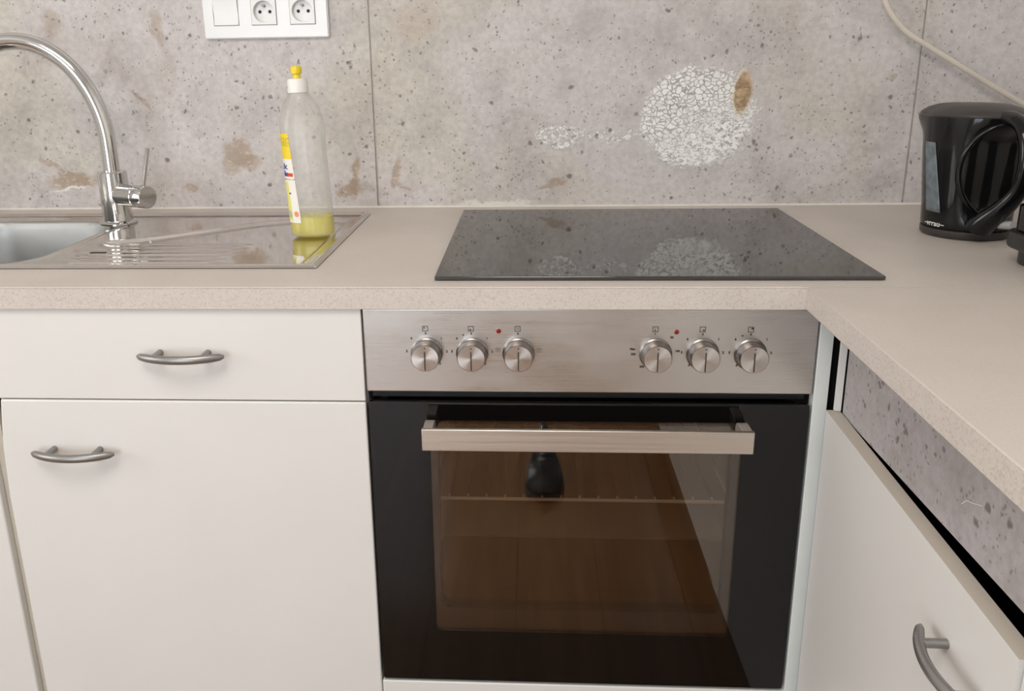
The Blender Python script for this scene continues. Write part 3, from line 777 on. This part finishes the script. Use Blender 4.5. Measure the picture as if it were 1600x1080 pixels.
# handle: D-loop as swept tube with a wide flattened section
hdv = Vector((math.cos(hz), math.sin(hz), 0)); hp = []; hr = []
prof = [(.046, .1830), (.062, .1860), (.080, .1835), (.096, .1730), (.1065, .1560), (.1110, .1350), (.1110, .1120), (.1060, .0900), (.0970, .0690), (.0860, .0500), (.0740, .0340), (.0660, .0220)]
def cr(P, n=6):
    out = []
    for i in range(len(P)-1):
        p0, p1, p2, p3 = P[max(i-1, 0)], P[i], P[i+1], P[min(i+2, len(P)-1)]
        for k in range(n):
            t = k/n; out.append(tuple(.5*((2*b) + (-a+c)*t + (2*a-5*b+4*c-d)*t*t + (-a+3*b-3*c+d)*t**3) for a, b, c, d in zip(p0, p1, p2, p3)))
    out.append(P[-1]); return out
C2 = cr(prof)
for i, (r, z) in enumerate(C2):
    t = i/(len(C2)-1); hp.append(Vector((kx, ky, ZT+z)) + hdv*r - Vector((-hdv.y, hdv.x, 0))*(.026*smooth(.62, 1, t)))
    hr.append(.0095 + .0040*(1-smooth(0, .25, t)) + .0060*smooth(.60, 1, t))
side = Vector((-hdv.y, hdv.x, 0))
obj('handle', tube(bmesh.new(), hp, hr, 24, flat=1.45, up=side), M['black_gloss'], kt, smooth=True, label='glossy black loop handle')
# raised rim on the body around the hand opening
rim = []
for k in range(29):
    t = k/28; a = PI*(.5 + t)   # left half loop
    z = .108 + .072*math.cos(2*PI*t*.5)*1.0
    th = -math.sin(PI*t)*.92
    rim.append(kpt(hz + th, z, .0006))
rr_ = [.0040]*len(rim)
obj('body_rim', tube(bmesh.new(), rim, [.0020 + .0030*math.sin(PI*k/28) for k in range(29)], 12), M['black_gloss'], kb_, smooth=True)
obj('switch', tube(bmesh.new(), [Vector((kx, ky, ZT+.030)) + hdv*.080, Vector((kx, ky, ZT+.034)) + hdv*.108], [.007, .006], 12, flat=1.6, up=side), plain('light_grey_switch', (.45, .45, .44, 1), .3), kt, smooth=True, label='small light grey switch under the handle')
def patch(b0, b1, t0, t1, z0, z1, off, na=12, nz=12):
    bm = bmesh.new(); g = []
    for i in range(na+1):
        g.append([bm.verts.new(kpt(camaz + math.radians((b0+(b1-b0)*i/na)*(1-j/nz) + (t0+(t1-t0)*i/na)*j/nz), z0+(z1-z0)*j/nz, off)) for j in range(nz+1)])
    for i in range(na):
        for j in range(nz): bm.faces.new((g[i][j], g[i+1][j], g[i+1][j+1], g[i][j+1]))
    return bm
gp = patch(-59, -33, -70, -50, .040, .148, .0007)
gg = obj('water_gauge', gp, M['gauge'], kb_, smooth=True, label='blue-grey water level window')
so = gg.modifiers.new('s', 'SOLIDIFY'); so.thickness = .0006
tb = text_bm('\u2013vrrau\u2013', .0120, None, .00015, .0002)
for v in tb.verts:
    a = camaz + math.radians(-43) + v.co.x/.0650; v.co = kpt(a, .0215 + v.co.y, .0004 + v.co.z)
obj('logo', tb, M['logo'], kb_, label='small silver lettering near the base')

# ------------------------------------------------------------------ dark appliance at the right edge
ap = thing('countertop_appliance', (.992, .060, ZT), 'dark appliance beside the kettle, mostly cut off by the right edge', 'appliance')
def rbox(x0, x1, y0, y1, z0, z1, r): return prism(bmesh.new(), rrect(x0, x1, y0, y1, r), 'z', z0, z1)
obj('base', rbox(.8955, 1.090, -.020, .140, ZT, ZT+.0215, .03), M['black_app'], ap, bevel=.003, seg=3)
obj('lower_body', rbox(.8820, 1.102, -.030, .152, ZT+.022, ZT+.046, .035), M['black_app'], ap, bevel=.005, seg=3)
obj('middle_body', rbox(.8900, 1.095, -.022, .144, ZT+.0465, ZT+.082, .03), M['black_gloss'], ap, bevel=.002)
obj('upper_body', rbox(.8960, 1.090, -.018, .142, ZT+.0825, ZT+.175, .035), M['black_app'], ap, bevel=.010, seg=4)

# ------------------------------------------------------------------ hanging cable
cp = [(.8300, .585, 1.50), (.8350, .583, 1.40), (.8440, .580, 1.3200), (.8549, .577, 1.2722), (.8754, .574, 1.2393), (.9007, .572, 1.2148), (.9371, .570, 1.1921), (.9979, .570, 1.1567), (1.0591, .570, 1.1210), (1.1206, .570, 1.0873), (1.170, .560, 1.062), (1.185, .52, 1.045), (1.187, .46, 1.035)]
tag(obj('cable', tube(bmesh.new(), cr(cp, 5), .0052, 12), M['cable'], smooth=True), 'cream cable hanging diagonally across the splashback above the kettle', 'cable')

# ------------------------------------------------------------------ wall socket block
ws = thing('wall_socket', (-.277, YB, 1.228), 'white three-gang wall plate with a switch and two sockets above the sink', 'socket')
yw = YB - .010
gz = [(-.3520), (-.2790), (-.2055)]; zc = 1.2745
bm = bmesh.new()
xs = [-.3945] + [v for c in gz for v in (c-.0245, c+.0245)] + [-.1595]; z0_, z1_ = 1.2285, 1.3205
for i in range(0, 8, 2): box(bm, xs[i], xs[i+1], yw, YB, z0_, z1_)
for c in gz:
    box(bm, c-.0245, c+.0245, yw, YB, z0_, zc-.0245); box(bm, c-.0245, c+.0245, yw, YB, zc+.0245, z1_)
bmesh.ops.remove_doubles(bm, verts=bm.verts, dist=.00001)
obj('cover_frame', bm, M['white_plastic'], ws)
obj('frame_rim', ring_plate(bmesh.new(), rrect(-.3965, -.1575, z0_-.002, z1_+.002, .004, 4), rrect(-.3945, -.1595, z0_, z1_, .003, 4), yw+.002, YB), M['white_plastic'], ws, bevel=.001)
bm = prism(bmesh.new(), [(yw+.006, zc-.0235), (yw-.0015, zc-.0235), (yw+.0005, zc-.006), (yw-.004, zc+.0235), (yw+.006, zc+.0235)], 'x', gz[0]-.0235, gz[0]+.0235)
obj('rocker_switch', bm, M['white_plastic'], ws, bevel=.0006)
for c in gz[1:]:
    n_ = 40; ci = [(c + .0195*math.cos(2*PI*k/n_+PI/4), zc + .0195*math.sin(2*PI*k/n_+PI/4)) for k in range(n_)]
    sqp = []
    for k in range(n_):
        a = 2*PI*k/n_+PI/4; m_ = max(abs(math.cos(a)), abs(math.sin(a))); sqp.append((c+.0235*math.cos(a)/m_, zc+.0235*math.sin(a)/m_))
    so_ = obj('socket_insert', ring_plate(bmesh.new(), sqp, ci, yw-.002, YB-.001), M['socket_in'], ws, smooth=False, bevel=.0004, seg=1)
    obj('socket_well', cyl((c, YB-.0005, zc), .0197, .0015, (0, -1, 0), 40), M['socket_in'], so_)
    for dx in (-.0095, .0095): obj('contact_hole', cyl((c+dx, YB-.0021, zc), .0031, .0006, (0, -1, 0), 20), M['hole'], so_)
    obj('earth_pin', tube(bmesh.new(), [(c-.001, YB-.002, zc+.0105), (c-.001, yw-.001, zc+.0105)], .0026, 16), M['pin'], so_, smooth=True)

# ------------------------------------------------------------------ right-hand run
A = Vector((.6104, -.0137, 0)); Bp = Vector((.6007, -.4887, 0)); ud = (Bp-A).normalized(); nd = Vector((-ud.y*-1, ud.x*-1, 0))
nd = Vector((ud.y, -ud.x, 0)); nd = nd if nd.x < 0 else -nd
MX = Matrix(((ud.x, nd.x, 0, A.x), (ud.y, nd.y, 0, A.y), (0, 0, 1, 0), (0, 0, 0, 1)))   # local: x along door, y outward, z up
LD = (Bp-A).length
rc = thing('base_cabinet', (.92, -.25, .10), 'white base cabinet on the right, concrete-look board in place of its drawer front', 'cabinet')
bm = bmesh.new()
for b in ((.645, 1.19, -.030, -.018, .10, .866), (.645, 1.19, -.492, -.480, .10, .70), (.645, 1.19, -.480, -.030, .10, .114), (1.178, 1.19, -.480, -.030, .114, .866)): box(bm, *b)
obj('carcass', bm, M['shade_black'], rc)
obj('plinth', B(.665, .680, -.490, -.020, 0, .10), M['white'], rc)
rd = obj('door', B(0, LD, -.0165, 0, .12, .7345, mx=MX), M['white'], rc)
obj('edge_band', B(0, LD, -.0165, -.0001, .7345, .7352, mx=MX), M['white_edge'], rd, label='beige top edge band of the door')
c0 = MX @ Vector((.4065, 0, .6680)); bow_handle(rd, c0, ud, nd)
obj('side_panel_edge', B(.6195, .6272, -.0188, -.0130, .7360, .866), M['white'], rc, label='pale front edge of the cabinet side')
obj('slot_shade_board', B(.6165, .66, .0190, .0290, .10, .868), M['shade_black'], rc)  # added behind the open slot, near black to paint its shade
rc2 = thing('base_cabinet', (.92, -.85, .10), 'white base cabinet nearest the viewer on the right, only its door edge showing', 'cabinet')
bm = bmesh.new()
for b in ((.645, 1.19, -.508, -.496, .10, .70), (.645, 1.19, -1.55, -1.538, .10, .866), (.645, 1.19, -1.538, -.508, .10, .114)): box(bm, *b)
obj('carcass', bm, M['shade_black'], rc2)
obj('plinth', B(.665, .680, -1.55, -.493, 0, .10), M['white'], rc2)
obj('door', B(.6035, .6205, -1.55, -.4925, .12, .735), M['white'], rc2, bevel=.0008)
obj('drawer_front', B(.6035, .6205, -1.55, -.600, .738, .866), M['white'], rc2, bevel=.0008)
# loose concrete-look board in place of the drawer front, tilted
bm = bmesh.new()
def bp_(u, n, z): return bm.verts.new(MX @ Vector((u, n, z)))
L_ = .560; sl = .046
V = []
for u in (.0065, L_):
    for n in (-.0300, -.0185):
        for top in (0, 1): V.append(bp_(u, n - .0, (.8665 if top else .7310 + sl*u)))
for f in ((0,1,3,2),(4,6,7,5),(0,4,5,1),(2,3,7,6),(0,2,6,4),(1,5,7,3)): bm.faces.new([V[i] for i in f])
cb = tag(obj('offcut_board', bm, M['conc_board'], bevel=.0006, seg=1), 'grey concrete-look board filling the open drawer space on the right', 'board')
tube_pts = [MX @ Vector((u, -.0180, z)) for u, z in ((.325, .7840), (.333, .7920), (.343, .7950), (.359, .8015))]
obj('scratch', tube(bmesh.new(), tube_pts, .0006, 6), M['seal'], cb, label='short white scuff mark')

# ------------------------------------------------------------------ the photographer's shoe, mirrored in the oven door
sh = thing('shoe', (.262, -1.17, 0), 'dark shoe on the floor, seen only as a reflection in the oven door', 'shoe')
def shoe_out(t, w, heel):   # t 0 heel .. 1 toe
    return w*(.74 + .42*smooth(.25, .70, t) - .16*smooth(.1, .3, t)*(1-smooth(.3, .55, t)))*math.sqrt(max(0, 1-((t-.5)/.5)**6))*(1 - .18*smooth(.8, 1, t))
def shoe_mesh(zlo, zf, inset, n=28, seg=20, w=.046):
    bm = bmesh.new(); rings = []
    for i in range(n+1):
        t = .004 + .992*i/n; y = -1.315 + .30*t; hw = shoe_out(t, w, 0) - inset; hw = max(hw, .002); top = zf(t); rg = []
        for k in range(seg):
            a = PI*k/(seg-1); rg.append(bm.verts.new((.262 + hw*math.cos(a), y, zlo + (top-zlo)*abs(math.sin(a))**.55)))
        rings.append(rg)
    for a, b in zip(rings, rings[1:]):
        for k in range(seg-1): bm.faces.new((a[k], a[k+1], b[k+1], b[k]))
        bm.faces.new((a[0], b[0], b[-1], a[-1]))
    bm.faces.new(rings[0]); bm.faces.new(rings[-1][::-1]); return bm
obj('sole', shoe_mesh(0, lambda t: .026 - .006*smooth(.3, .7, t), -.003), M['sole'], sh, smooth=True)
up = obj('upper', shoe_mesh(.018, lambda t: .105 - .052*smooth(.30, .68, t) - .018*smooth(.75, 1, t), 0), M['shoe'], sh, smooth=True)
for k in range(5):
    t = .46 + .055*k; y = -1.315+.30*t; z = .105 - .052*smooth(.30, .68, t) + .001
    obj('lace', tube(bmesh.new(), [(.240, y, z-.006), (.262, y+.004, z), (.284, y, z-.006)], .0028, 8), M['lace'], up, smooth=True)
